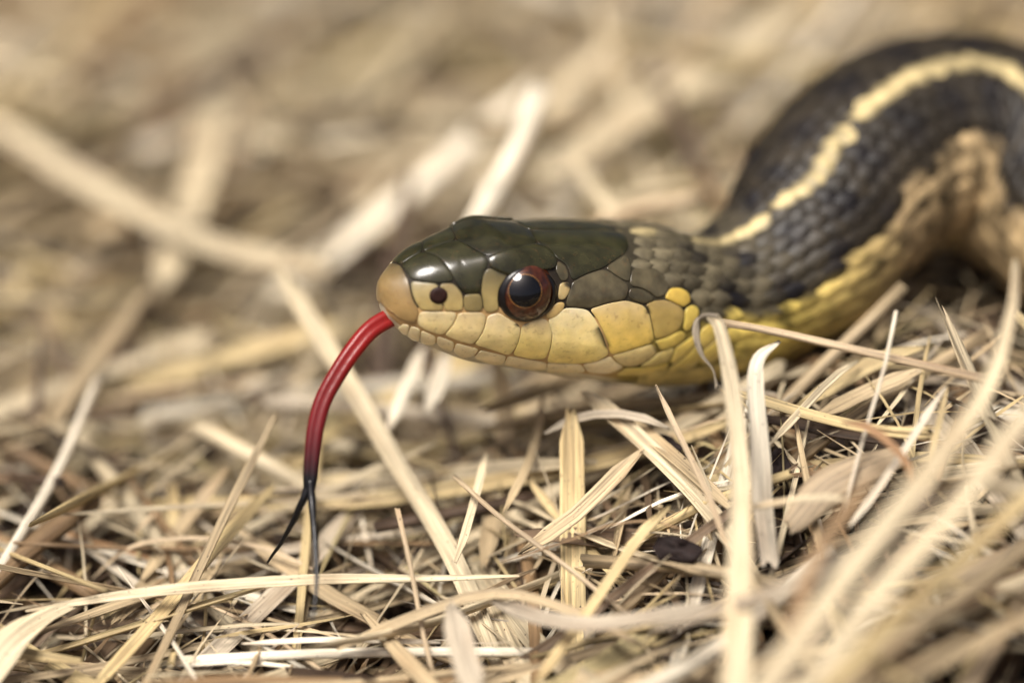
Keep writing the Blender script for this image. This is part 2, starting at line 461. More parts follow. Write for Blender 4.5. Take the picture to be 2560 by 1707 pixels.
def build_snake():
    base = np.array([20., 8., -6.0])
    root = bpy.data.objects.new('snake', None); col.objects.link(root)
    root.location = (base * S).tolist(); root.empty_display_size = .005
    tag(root, 'dark striped snake with yellow lips and red forked tongue resting on straw', 'snake')
    # ---- body: one continuous skin
    s = np.concatenate([[0.0], np.geomspace(.012, 1, 26), np.linspace(1.08, 24, 270), np.linspace(24.4, SLEN, 190)])
    M = 288
    ph = np.linspace(0, 2*math.pi, M, endpoint=False)
    SG, PG = np.meshgrid(s, ph, indexing='ij')
    P = surf(SG, PG)
    C = skin_colour(SG, PG)
    a = np.abs((np.degrees(PG) + 180) % 360 - 180)
    headk = np.clip((17 - SG)/2, 0, 1)[..., None]
    seam = np.where((a > 78)[..., None], np.array([.42, .27, .115]), np.array([.020, .015, .010]))
    seam = np.where((a > 128)[..., None], np.array([.55, .48, .33]), seam)
    C = C*(.38 + .06*(a > 100))[..., None]; C = C*(1 - headk) + seam*headk
    V0 = P.reshape(-1, 3)
    faces = grid_faces(len(s), M)[:, ::-1].tolist()
    faces.append(list(range((len(s) - 1)*M, len(s)*M)))
    body = mesh_object('body', V0, faces, M_BODY, root, C.reshape(-1, 3), base=base)
    nh = np.searchsorted(s, 30.0)
    hv = V0[:nh*M]
    bvh = BVHTree.FromPolygons([Vector(v) for v in hv.tolist()], grid_faces(nh, M)[:, ::-1].tolist())
    SN = unit(np.cross(np.roll(P, -1, 1) - np.roll(P, 1, 1), np.gradient(P, axis=0))).reshape(-1, 3)
    # outward check
    ctr = np.repeat(P.mean(1), M, 0)
    if ((V0 - ctr)*SN).sum(-1).mean() < 0: SN = -SN
    SN[:M] = -HF
    fq = grid_faces(nh, M)[:, ::-1]

    def snap(p):
        loc, nn, idx, dist = bvh.find_nearest(Vector(p))
        q = fq[idx]; loc = np.array(loc)
        w = 1/(((V0[q] - loc)**2).sum(1) + 1e-5)
        return loc, unit((SN[q]*w[:, None]).sum(0))

    def cast(px, py, cx, cy):
        for k in range(40):
            f = k*.02
            x = px + (cx - px)*f; y = py + (cy - py)*f
            loc, nn, idx, dist = bvh.ray_cast(Vector(CAM), Vector(unit(ray(x, y))))
            if loc is not None: return np.array(loc)
        return None

    def mirror(p):
        p = np.asarray(p, float)
        return p - 2*((p - _h0) @ HL)[..., None]*HL

    PLATES = []                      # photo outlines, to keep body scales off the plates
    def ring_mesh(bnd, ctr, thick, crown, gap):
        """pillow on the skin bounded by the closed curve bnd"""
        n = len(bnd)
        ctr = snap(ctr)[0]
        K = 9                                            # walk each edge point across the skin to the centre
        walk = np.zeros((n, K + 1, 3)); walk[:, 0] = bnd
        for k in range(1, K):
            for i in range(n):
                p = walk[i, k - 1]
                walk[i, k] = snap(p + (ctr - p)/(K - k + 1))[0]
        walk[:, K] = ctr
        seg = np.linalg.norm(np.diff(walk, axis=1), axis=2)
        cum = np.concatenate([np.zeros((n, 1)), np.cumsum(seg, 1)], 1)
        dist = cum[:, -1]
        rings = [(gap, -.05), (gap + .008, thick*.5), (gap + .024, thick*.88), (gap + .065, thick), (None, .82), (None, .6), (None, .38), (None, .17)]
        verts = []; lev = []
        for d, h in rings:
            for i in range(n):
                if d is not None:
                    f = min(d/dist[i], .45); hh = h
                else:
                    f = 1 - h; hh = thick + crown*(1 - h*h)
                    f = max(f, min((gap + .11)/dist[i], .5))
                x = f*dist[i]
                p = np.array([np.interp(x, cum[i], walk[i, :, q]) for q in range(3)])
                loc, nn = snap(p)
                verts.append(loc + nn*hh); lev.append(f)
        loc, nn = snap(ctr); verts.append(loc + nn*(thick + crown)); lev.append(1)
        faces = grid_faces(len(rings), n).tolist()
        last = (len(rings) - 1)*n
        faces += [[last + i, last + (i + 1) % n, len(verts) - 1] for i in range(n)]
        return np.array(verts), faces, np.array(lev)

    def orient(verts, faces, ctr):
        f = faces[len(faces)//2]
        nrm = np.cross(verts[f[1]] - verts[f[0]], verts[f[2]] - verts[f[1]])
        _, nn = snap(ctr)
        return [q[::-1] for q in faces] if nrm @ nn < 0 else faces

    def plate(name, pts, colour, mat=M_PLATE, sym=False, mid=(), thick=.085, crown=.03, gap=.010, grad=None, both=True, edge=.75):
        pts = np.array(pts, float)
        PLATES.append((pts, sym))
        cx, cy = pts.mean(0)
        P3 = []
        for i, (x, y) in enumerate(pts):
            q = cast(x, y, cx, cy)
            if q is None: return
            if i in mid:
                q = q - ((q - _h0) @ HL)*HL; q = snap(q)[0]
            P3.append(q)
        P3 = np.array(P3)
        if sym:
            P3 = np.vstack([P3, mirror(P3[[i for i in range(len(P3)) if i not in mid]][::-1])])
        loop = np.vstack([P3, P3[:1]])
        per = np.linalg.norm(np.diff(loop, axis=0), axis=1).sum()
        n = int(np.clip(per/.2, 24, 90))
        loop, _ = resample(loop, n + 1); loop = loop[:-1]
        for _ in range(2):
            loop = .25*np.roll(loop, 1, 0) + .5*loop + .25*np.roll(loop, -1, 0)
        ctr = loop.mean(0)
        verts, faces, lev = ring_mesh(loop, ctr, thick, crown, gap)
        faces = orient(verts, faces, ctr)
        c = np.tile(np.asarray(colour, float), (len(verts), 1))
        if grad is not None:
            zz = verts @ VU; f = ((zz - zz.min())/(zz.max() - zz.min() + 1e-9))
            f = np.clip(f + .25*(vnoise(verts[:, 0]*1.4, verts[:, 2]*1.4, 31) - .5), 0, 1)[:, None]
            c = c*(1 - f**1.6) + np.asarray(grad)*f**1.6
        c = c*(edge + (1 - edge)*np.clip(lev/.18, 0, 1))[:, None]
        q = proj(verts)                                    # the few black pigment marks on the lips and cheek
        for (x0, y0), (x1, y1), r0, r1 in (((*B(425,1015),), (*B(490,1140),), 4, 11), ((*B(862,1120),), (*B(895,1180),), 3, 9), ((*A(1275,1062),), (*A(1345,1050),), 3, 9),
                                           ((*B(810,840),), (*B(820,880),), 2, 7), ((*A(1690,715),), (*A(1725,735),), 3, 8)):
            tt = np.clip(((q[:, 0] - x0)*(x1 - x0) + (q[:, 1] - y0)*(y1 - y0))/((x1 - x0)**2 + (y1 - y0)**2), 0, 1)
            dd = np.hypot(q[:, 0] - x0 - tt*(x1 - x0), q[:, 1] - y0 - tt*(y1 - y0))
            c = c*(.06 + .94*np.clip((dd - r0)/(r1 - r0), 0, 1))[:, None]
        mesh_object(name, verts, faces, mat, body, c, base=base)
        if both and not sym:
            mesh_object(name, mirror(verts), [f[::-1] for f in faces], mat, body, c, base=base)

    OL = (.0235, .022, .008); OL2 = (.0195, .018, .0065); TP = (.062, .052, .028); TP2 = (.075, .062, .034)
    SN1 = (.34, .22, .085); NA = (.40, .30, .115); L1 = (.76, .60, .27); L2 = (.80, .64, .25); L3 = (.80, .62, .19); L4 = (.74, .52, .11)
    a = lambda *q: [A(*p) for p in q]
    b = lambda *q: [B(*p) for p in q]
    plate('rostral_plate', a((310,588),(345,680),(365,780),(390,870),(440,940),(410,1050),(320,1035),(265,985),(225,930)), SN1, M_LIP, True, (0, 8), crown=.02, grad=(.085, .065, .028))
    plate('internasal_plate', a((310,588),(400,530),(515,492),(600,490),(650,540),(700,610),(740,690),(640,710),(520,705),(365,683),(330,620)), OL, mid=(0, 1, 2))
    plate('prefrontal_plate', a((515,492),(640,455),(820,412),(940,445),(1022,490),(1022,565),(985,620),(970,700),(960,790),(885,800),(815,800),(775,745),(740,690),(700,610),(650,540),(600,490)), OL, mid=(0, 1, 2))
    plate('frontal_plate', a((820,412),(940,445),(1022,490),(1100,462),(1250,420),(1440,378),(1455,335)), OL2, sym=True, mid=(0, 6))
    plate('supraocular_plate', a((1022,490),(1100,462),(1250,420),(1440,378),(1540,420),(1610,510),(1592,588),(1500,596),(1400,608),(1300,638),(1200,650),(1100,606),(1025,568)), OL, thick=.2)
    plate('prenasal_plate', a((365,690),(445,700),(530,707),(600,712),(606,800),(640,900),(642,945),(450,940),(400,860),(370,770)), NA, M_LIP, grad=(.24, .20, .105))
    plate('postnasal_plate', a((610,714),(720,705),(770,750),(810,810),(812,945),(648,945),(646,900),(612,800)), NA, M_LIP, grad=(.24, .185, .085))
    plate('loreal_plate', a((815,805),(885,800),(960,795),(978,850),(980,945),(900,955),(815,945),(812,870)), (.20, .155, .062), M_LIP)
    plate('preocular_plate', a((985,620),(1025,572),(1100,605),(1200,635),(1150,690),(1112,760),(1102,860),(1118,940),(1030,965),(985,945),(978,850),(962,790),(970,700)), (.34, .26, .10), M_LIP, grad=(.05, .042, .018))
    plate('postocular_plate', a((1612,515),(1680,560),(1712,640),(1700,688),(1645,698),(1618,650),(1590,590)), TP)
    plate('postocular_plate', a((1632,708),(1700,694),(1728,720),(1710,800),(1670,855),(1615,850),(1620,780)), (.36, .27, .12), M_LIP)
    plate('postocular_plate', a((1605,872),(1680,865),(1670,930),(1600,1000),(1535,1018),(1500,985),(1555,930)), (.46, .32, .12), M_LIP)
    plate('parietal_plate', b((-46,308),(-55,348),(37,386),(101,469),(170,500),(195,560),(215,640),(330,580),(470,535),(540,485),(640,420),(665,360),(650,300),(610,265),(570,240)), OL, mid=(0, 14))
    plate('temporal_plate', b((215,645),(330,583),(470,540),(520,570),(590,620),(660,660),(660,720),(640,780),(520,800),(350,850),(230,840),(165,835),(180,760),(205,700)), TP2)
    plate('temporal_plate', b((475,535),(545,485),(640,430),(680,500),(685,560),(665,650),(590,615)), TP)
    plate('temporal_plate', b((690,545),(780,520),(870,540),(950,600),(985,680),(960,740),(880,775),(840,730),(760,690),(670,675),(672,610)), TP2)
    plate('temporal_plate', b((668,690),(750,690),(835,735),(870,780),(785,820),(700,790),(655,770)), TP)
    U = dict(mat=M_LIP, crown=.05, thick=.08, edge=.9)
    plate('upper_lip_scale', a((440,950),(600,948),(760,955),(750,1010),(700,1090),(630,1150),(500,1110),(415,1055)), L1, grad=(.52, .42, .24), **U)
    plate('upper_lip_scale', a((765,960),(880,955),(980,955),(1010,990),(990,1090),(940,1180),(890,1230),(760,1195),(645,1145),(710,1085),(755,1010)), L1, grad=(.50, .39, .21), **U)
    plate('upper_lip_scale', a((1015,985),(1110,955),(1180,1000),(1280,1055),(1305,1080),(1290,1180),(1250,1270),(1200,1320),(1050,1270),(900,1225),(950,1170),(995,1090)), L2, grad=(.60, .48, .30), **U)
    plate('upper_lip_scale', a((1310,1065),(1400,1030),(1500,1000),(1550,1050),(1570,1120),(1560,1230),(1510,1350),(1380,1350),(1230,1315),(1285,1190),(1305,1090)), L3, grad=(.56, .44, .24), **U)
    plate('upper_lip_scale', b((25,945),(80,890),(165,845),(260,845),(345,860),(400,930),(460,1050),(510,1210),(400,1265),(250,1280),(20,1270),(50,1160),(65,1060),(45,980)), L3, grad=(.70, .60, .38), **U)
    plate('upper_lip_scale', b((355,855),(500,810),(640,785),(780,825),(820,880),(845,980),(862,1110),(700,1165),(520,1212),(475,1060),(420,940)), L4, grad=(.52, .40, .20), **U)
    plate('upper_lip_scale', b((790,822),(870,785),(970,785),(1060,830),(1100,870),(1090,950),(1050,1020),(960,1070),(868,1092),(850,980),(825,880)), (.50, .36, .10), grad=(.28, .20, .08), **U)
    plate('upper_lip_scale', b((865,1105),(960,1078),(1060,1025),(1110,1035),(1105,1090),(1020,1150),(900,1185),(870,1140)), (.54, .40, .09), **U)
    plate('cheek_scale', b((985,690),(1060,685),(1130,720),(1155,790),(1095,845),(1040,815),(940,770),(960,735)), (.52, .36, .07), **U)
    plate('cheek_scale', b((1100,855),(1165,815),(1215,850),(1210,920),(1170,990),(1110,1040),(1085,1010),(1102,930)), (.56, .42, .09), **U)
    W = dict(mat=M_LIP, crown=.05, thick=.06, edge=.9)
    LW = (.78, .64, .36)
    for q in (a((250,1085),(300,1050),(360,1065),(335,1150),(300,1140)), a((365,1070),(450,1095),(440,1200),(380,1200),(340,1155)),
              a((455,1105),(580,1160),(575,1230),(470,1225),(445,1190)), a((590,1155),(740,1210),(720,1290),(640,1270),(580,1220)),
              a((750,1215),(950,1265),(900,1330),(800,1340),(725,1290)), a((955,1275),(1180,1325),(1150,1395),(1060,1400),(900,1340)),
              a((1190,1325),(1380,1360),(1525,1385),(1520,1450),(1350,1440),(1155,1400)),
              b((25,1275),(250,1285),(295,1285),(330,1345),(200,1350),(20,1345)), b((300,1285),(400,1270),(520,1220),(560,1270),(630,1305),(500,1360),(345,1350))):
        plate('lower_lip_scale', q, LW, **W)
    plate('lower_lip_scale', b((530,1218),(700,1170),(850,1125),(895,1185),(820,1250),(720,1300),(640,1305),(580,1275)), (.62, .48, .20), **W)
    plate('lower_lip_scale', b((905,1190),(1030,1150),(980,1260),(860,1300),(740,1305),(830,1250)), (.60, .47, .16), **W)

    for q in (b((990,1262),(1035,1150),(1150,1080),(1215,1040),(1190,1130),(1110,1220),(1000,1290)), b((640,1312),(860,1305),(985,1268),(960,1330),(820,1370),(560,1372)),
              b((1000,1295),(1110,1225),(1200,1130),(1240,1180),(1200,1290),(1060,1360),(960,1350)), b((1220,1030),(1300,960),(1400,930),(1420,1010),(1350,1090),(1245,1170),(1200,1120)),
              b((1245,1180),(1350,1095),(1430,1020),(1480,1090),(1420,1200),(1290,1290),(1215,1280))):
        plate('throat_scale', q, (.66, .50, .13), grad=(.58, .42, .08), **W)
    # ---- nostrils
    def disc(name, px, py, r, mat, h, parent):
        c = cast(px, py, px, py); _, nn = snap(c)
        e1 = unit(np.cross(nn, [0, 0, 1])); e2 = np.cross(nn, e1)
        n = 20; vs = []
        for rr, hh in ((1, .03), (.93, h), (.45, h - .02)):
            for k in range(n):
                t = 2*math.pi*k/n
                p, n2 = snap(c + (e1*math.cos(t)*r[0] + e2*math.sin(t)*r[1])*rr); vs.append(p + n2*hh)
        vs.append(snap(c)[0] + nn*(h - .025))
        fs = grid_faces(3, n).tolist() + [[2*n + k, 2*n + (k + 1) % n, 3*n] for k in range(n)]
        vs = np.array(vs); fs = orient(vs, fs, c)
        mesh_object(name, vs, fs, mat, parent, base=base)
        mesh_object(name, mirror(vs), [f[::-1] for f in fs], mat, parent, base=base)
    disc('nostril', *A(600, 812), (.66, .60), M_NOSTRIL, .155, body)

    # ---- eyes
    ex, ey = A(1362, 800)
    hit = cast(ex, ey, ex, ey); _, en = snap(hit)
    ER = 2.35
    ec = hit - en*1.42
    for side in (0, 1):
        mir = (lambda p: p) if side == 0 else mirror
        axis = unit(-VD*.80 + HL*.20 + np.array([.03, 0, .02]))
        e1 = unit(np.cross(axis, [0, 0, 1])); e2 = np.cross(e1, axis)
        def cap(t0, t1, r, nr=14, n=64, bulge=0):
            vs = []
            for k in range(nr):
                th = t0 + (t1 - t0)*k/(nr - 1)
                for j in range(n):
                    p = 2*math.pi*j/n
                    vs.append(ec + r*(axis*math.cos(th) + (e1*math.cos(p) + e2*math.sin(p))*math.sin(th)))
            return np.array(vs), grid_faces(nr, n).tolist()
        def put(name, vs, fs, mat, parent):
            f0 = fs[len(fs)//2]
            nrm = np.cross(vs[f0[1]] - vs[f0[0]], vs[f0[2]] - vs[f0[1]])
            if nrm @ (vs[f0[0]] - ec) < 0: fs = [f[::-1] for f in fs]
            if side: fs = [f[::-1] for f in fs]
            return mesh_object(name, mir(vs), fs, mat, parent, base=base)
        eye = put('eye', *cap(.9, math.pi - .001, ER - .02), M_RIM, root)
        put('iris', *cap(math.radians(28.5), 1.25, ER, 20), M_IRIS, eye)
        put('iris_ring', *cap(math.radians(28.6), math.radians(29.5), ER + .004, 4), M_IRISRING, eye)
        put('pupil', *cap(.0001, math.radians(29.0), ER + .002, 14), M_PUPIL, eye)
        # dark rim hugging the socket
        n = 72; vs = []
        nn0 = en
        f1 = unit(np.cross(nn0, [0, 0, 1])); f2 = np.cross(nn0, f1)
        for rr, hh in ((1.66, .34), (1.84, .30), (2.0, .14), (2.12, -.03)):
            for j in range(n):
                t = 2*math.pi*j/n
                p, n2 = snap(hit + (f1*math.cos(t)*1.02 + f2*math.sin(t)*.97)*rr); vs.append(p + n2*hh)
        vs = np.array(vs); fs = grid_faces(4, n).tolist()
        put('eye_rim', vs, fs, M_RIM, eye)

    # ---- tongue
    def tube(path, wid, thk, ncirc=20, groove=.0, side=None):
        path = np.asarray(path, float); n = len(path)
        T = unit(np.gradient(path, axis=0))
        Sd = unit(np.cross(T, -VD) if side is None else side - (side*T).sum(-1, keepdims=True)*T)
        Nn = np.cross(Sd, T)
        th = np.linspace(0, 2*math.pi, ncirc, endpoint=False)
        cx = np.cos(th); cy = np.sin(th)*(1 - groove*np.exp(-(np.cos(th)/.28)**2))
        P = path[:, None] + Sd[:, None]*(cx[None, :, None]*wid[:, None, None]/2) + Nn[:, None]*(cy[None, :, None]*thk[:, None, None]/2)
        return P.reshape(-1, 3), grid_faces(n, ncirc).tolist() + [list(range(ncirc))[::-1], list(range((n-1)*ncirc, n*ncirc))]
    mouth = at_t(*Q4(655, 60), -5.3)
    tp = [(700,30,-4.4),(640,82,-5.6),(528,150,-6.6),(440,252,-7.2),(362,370,-7.6),(305,480,-7.9),(272,600,-8.1),(257,720,-8.2),(248,830,-8.2),(240,905,-8.1)]
    path = catmull([at_t(*Q4(x, y), t) for x, y, t in tp], 10)
    path, L = resample(path, 70)
    f = np.linspace(0, 1, 70)
    wid = np.interp(f, [0, .1, .3, .6, .8, .93, 1], [1.35, 1.35, 1.3, 1.22, 1.15, 1.0, .72])
    vs, fs = tube(path, wid, wid*.66, 24, .34)
    ff = np.repeat(f, 24)
    red = np.array([.19, .003, .002]); pink = np.array([.20, .010, .009]); blk = np.array([.002, .002, .003]); mar = np.array([.12, .004, .006])
    cc = np.stack([np.interp(ff, [0, .12, .32, .5, .70, .93, 1], [p_[i] for p_ in (pink, pink, red, red*.72, mar, blk, blk)]) for i in range(3)], -1)
    tongue = mesh_object('tongue', vs, fs, M_TONGUE, root, cc, base=base)
    for tp in ([(243,835,-8.2),(232,880,-8.15),(219,920,-8.1),(200,960,-7.9),(170,1025,-7.4),(112,1128,-6.4),(75,1180,-5.6),(52,1215,-5)],
               [(247,835,-8.25),(251,890,-8.35),(255,930,-8.5),(258,970,-8.7),(266,1060,-9.1),(273,1180,-9.8),(277,1290,-10.6),(270,1390,-11.3),(258,1480,-12)]):
        path, L = resample(catmull([at_t(*Q4(x, y), t) for x, y, t in tp], 10), 40)
        f = np.linspace(0, 1, 40)
        wid = np.interp(f, [0, .15, .35, .6, 1], [.5, .56, .44, .32, .16])
        vs, fs = tube(path, wid, wid*.85, 12)
        mesh_object('tine', vs, fs, M_TONGUE, tongue, np.tile(blk, (len(vs), 1)), base=base)

    # ---- body scales: keeled, overlapping, in staggered rows
    def inside(poly, x, y):
        r = False; j = len(poly) - 1
        for i in range(len(poly)):
            if (poly[i][1] > y) != (poly[j][1] > y) and x < (poly[j][0]-poly[i][0])*(y-poly[i][1])/(poly[j][1]-poly[i][1]) + poly[i][0]: r = not r
            j = i
        return r
    g = np.linspace(-1, 1, 5)
    UU, VV0 = np.meshgrid(g, g, indexing='ij')           # U along the body, V across
    wide = np.where(UU < 0, np.clip(1 - np.abs(UU)**3.0, .03, 1), np.clip(1 - np.abs(UU)**1.9, .03, 1))
    gf = grid_faces(5, 5, False)
    scales = []
    step = 1.42
    row_deg = 12.2
    NR = 19
    rows = [(r - (NR - 1)/2) for r in range(NR)]
    rng = np.random.RandomState(5)
    ns = int((SLEN - 15)/step)
    for q in range(ns):
        for r in rows:
            s0 = 13.5 + q*step + (step/2 if int(abs(r)) % 2 else 0)
            p0 = math.radians(row_deg*r)
            if s0 > SLEN - 2: continue
            P0 = surf(np.array(s0), np.array(p0))
            if s0 < 25:
                Pt = P0 if p0 >= 0 else mirror(P0)
                x, y, _ = proj(Pt)
                if Pt is P0 or p0 < 0:
                    if any(inside(pl, x, y) for pl, sy in PLATES): continue
                    near = surf(s0 + np.array([.8, -.8, 0, 0]), p0 + np.array([0, 0, .10, -.10]))
                    near = proj(near if p0 >= 0 else mirror(near))
                    if sum(any(inside(pl, xx, yy) for pl, sy in PLATES) for xx, yy, _ in near) > 1: continue
                if s0 < 20 and abs(p0) > math.radians(70) and x < 1625: 
                    continue
                if s0 < 16.2 and abs(p0) > math.radians(25): continue
                if s0 < 15.2: continue
                if abs(r) < 1.5 and x < 1565: continue
            R = float(pchip(np.array(s0), WS, WW))
            kb = min(max((s0 - 19)/9, 0), 1)
            lw = math.radians(row_deg)*(.64 + .20*kb)
            big = 1.15 if abs(r) >= 7.5 else 1.0
            VV = VV0*np.where(np.abs(VV0) > .9, 1, .07 if (r == 0 and s0 < 27) else .4 if (r == 0 and s0 < 31) else 1.35 if r == 0 else 1)
            ss = s0 + UU*step*(.66 + .2*kb)
            pp = p0 + VV*lw*wide*big
            h = .06 + .18*(UU*.5 + .5) - .17*np.abs(VV)**2 - .10*np.clip(UU, 0, 1)**3 + .07*np.exp(-(VV/.30)**2)*(abs(r) < 6)
            h = np.where(UU < -.9, -.02, h)
            ssc = np.clip(ss, 0, SLEN)
            pos = surf(ssc, pp) + surf_n(ssc, pp)*(h*min(1, R/5.5))[..., None]
            c = skin_colour(ssc*.25 + s0*.75, pp*.6 + p0*.4)*rng.uniform(.75, 1.2)*(1 - .35*np.abs(VV)**3)[..., None]
            scales.append((float(proj(P0)[2]), s0, p0, pos.reshape(-1, 3), c.reshape(-1, 3)))
    # broad belly plates
    for q in range(int((SLEN - 21)/1.9)):
        s0 = 19 + q*1.9
        g2 = np.linspace(-1, 1, 17)
        U2_, V2_ = np.meshgrid(np.linspace(-1, 1, 4), g2, indexing='ij')
        ss = s0 + U2_*1.25 + .9*(1 - V2_**2) - .5
        pp = math.pi + V2_*math.radians(68)
        h = .03 + .10*(U2_*.5 + .5); h = np.where(U2_ < -.9, -.03, h)
        ss = np.clip(ss, 0, SLEN)
        pos = surf(ss, pp) + surf_n(ss, pp)*h[..., None]
        c = np.tile(np.array([.58, .47, .20]), (pos.size//3, 1))*rng.uniform(.88, 1.05)
        c = c*.5 + .5*skin_colour(ss, pp).reshape(-1, 3)
        if q < 40:
            mesh_object('belly_scale', pos.reshape(-1, 3), grid_faces(4, 17, False).tolist(), M_SCALE, body, c, base=base)
    # the 290 that show largest are parts, the rest one joined part
    vis = []
    for i, (t, s0, p0, pos, c) in enumerate(scales):
        nrm = surf_n(np.array(s0), np.array(p0))
        x, y, _ = proj(pos[12])
        face = float(-(nrm @ VD))
        vis.append((face if (0 < x < 2560 and 0 < y < 1707) else -1)*(1 if s0 < 62 else 0))
    order = np.argsort(-np.array(vis)*np.array([1 + .8*(q[1] < 34) for q in scales]))
    single = set(order[:290].tolist())
    AV = []; AC = []; AF = []; k = 0
    for i, (t, s0, p0, pos, c) in enumerate(scales):
        if i in single:
            mesh_object('scale', pos, gf.tolist(), M_SCALE, body, c, base=base)
        else:
            AV.append(pos); AC.append(c); AF.append(gf + k); k += len(pos)
    rest = mesh_object('scale_coat', np.vstack(AV), np.vstack(AF).tolist(), M_SCALE, body, np.vstack(AC), base=base)
    rest['kind'] = 'stuff'
build_snake()

# ================================================================== straw
PAL = {'cream': (.65, .545, .36), 'tan': (.51, .395, .235), 'grey': (.50, .425, .315), 'yellow': (.59, .46, .235), 'white': (.80, .72, .56),
       'pink': (.57, .44, .28), 'brown': (.30, .195, .10), 'olive': (.45, .37, .19), 'dark': (.08, .05, .03), 'rust': (.36, .21, .10), 'umber': (.20, .135, .08)}
rnd = random.Random(11)
nrs = np.random.RandomState(11)

def blade(path, width, colour, twist=0.0, channel=.18, jag=.5, thick=.12, face=None, n=None, cols=7, seed=0, taper0=.35, taper1=.35, rib=.03, twist0=0.0, widths=None):
    """a flat straw blade: closed section, ribbed upper face, ragged ends"""
    rs = np.random.RandomState(seed)
    path = catmull(path, 8) if len(path) > 2 else np.asarray(path, float)
    L0 = np.linalg.norm(np.diff(path, axis=0), axis=1).sum()
    n = n or int(np.clip(L0/1.6, 6, 28))
    path, L = resample(path, n)
    T = unit(np.gradient(path, axis=0))
    F = unit(np.array([.0, -.55, .83])) if face is None else unit(np.asarray(face, float))
    Sd = np.cross(T, F); nl = np.linalg.norm(Sd, axis=1, keepdims=True)
    Sd = np.where(nl > .15, Sd/(nl + 1e-9), unit(np.cross(T, np.array([.3, .2, .9]))))
    Nn = np.cross(Sd, T)
    f = np.linspace(0, 1, n)
    tw = twist0 + twist*(f - .5) + .18*(vnoise(f*3, 0*f, seed % 97) - .5)
    S2 = Sd*np.cos(tw)[:, None] + Nn*np.sin(tw)[:, None]; N2 = Nn*np.cos(tw)[:, None] - Sd*np.sin(tw)[:, None]
    if widths is not None:
        w = np.interp(f, np.linspace(0, 1, len(widths)), widths)
    else:
        w = width*np.minimum(1, np.minimum(taper0 + f*6, taper1 + (1 - f)*6))
    w = w*(1 + .10*(vnoise(f*5, 0*f + 3, seed % 89) - .5))
    u = np.linspace(-1, 1, cols)
    ribs = rib*np.where(np.arange(cols) % 2 == 0, 1, -1)*np.linspace(1, 1, cols)
    top = channel*(u**2)[None, :]*w[:, None]*.5 + ribs[None, :]*np.minimum(1, w[:, None])
    ub = np.array([1, 0, -1.0])
    bot = channel*(ub**2)[None, :]*w[:, None]*.5 - thick*np.minimum(1, w[:, None]*1.2)
    hh = np.concatenate([top, bot], 1); uu = np.concatenate([u, ub*.97])
    m = len(uu)
    P = path[:, None] + S2[:, None]*(uu[None, :, None]*w[:, None, None]/2) + N2[:, None]*hh[..., None]
    if jag > 0:
        for e, sg in ((0, -1), (n - 1, 1)):
            jj = rs.uniform(-.2, 1, cols)*jag*w[min(max(e, 1), n - 2)]
            ja = np.concatenate([jj, [jj[-1], jj[cols//2], jj[0]]])
            P[e] += sg*T[e]*ja[:, None]
    V_ = P.reshape(-1, 3)
    F_ = grid_faces(n, m)
    caps = [[0 + (m - 1), 0, 1, m - 2], [1, 2, 3, m - 2], [3, 4, 5, m - 2] if cols >= 7 else [3, 4, m - 3, m - 2]]
    caps += [[m - 2, 5, 6, m - 3]] if cols >= 7 else []
    o = (n - 1)*m
    caps = np.array(caps)
    F_ = np.vstack([F_, caps, caps[:, ::-1] + o])
    uo, vo = rs.uniform(0, 50, 2)
    UVv = np.stack([np.broadcast_to(uu[None]*w[:, None]/2, (n, m)) + uo, np.broadcast_to((f*L)[:, None], (n, m)) + vo], -1).reshape(-1, 2)
    c = np.asarray(colour)[None]*(.90 + .22*vnoise(f*2.5, 0*f + 7, seed % 83))[:, None]
    Cc = np.repeat(c, m, 0)
    return V_, F_, UVv, Cc

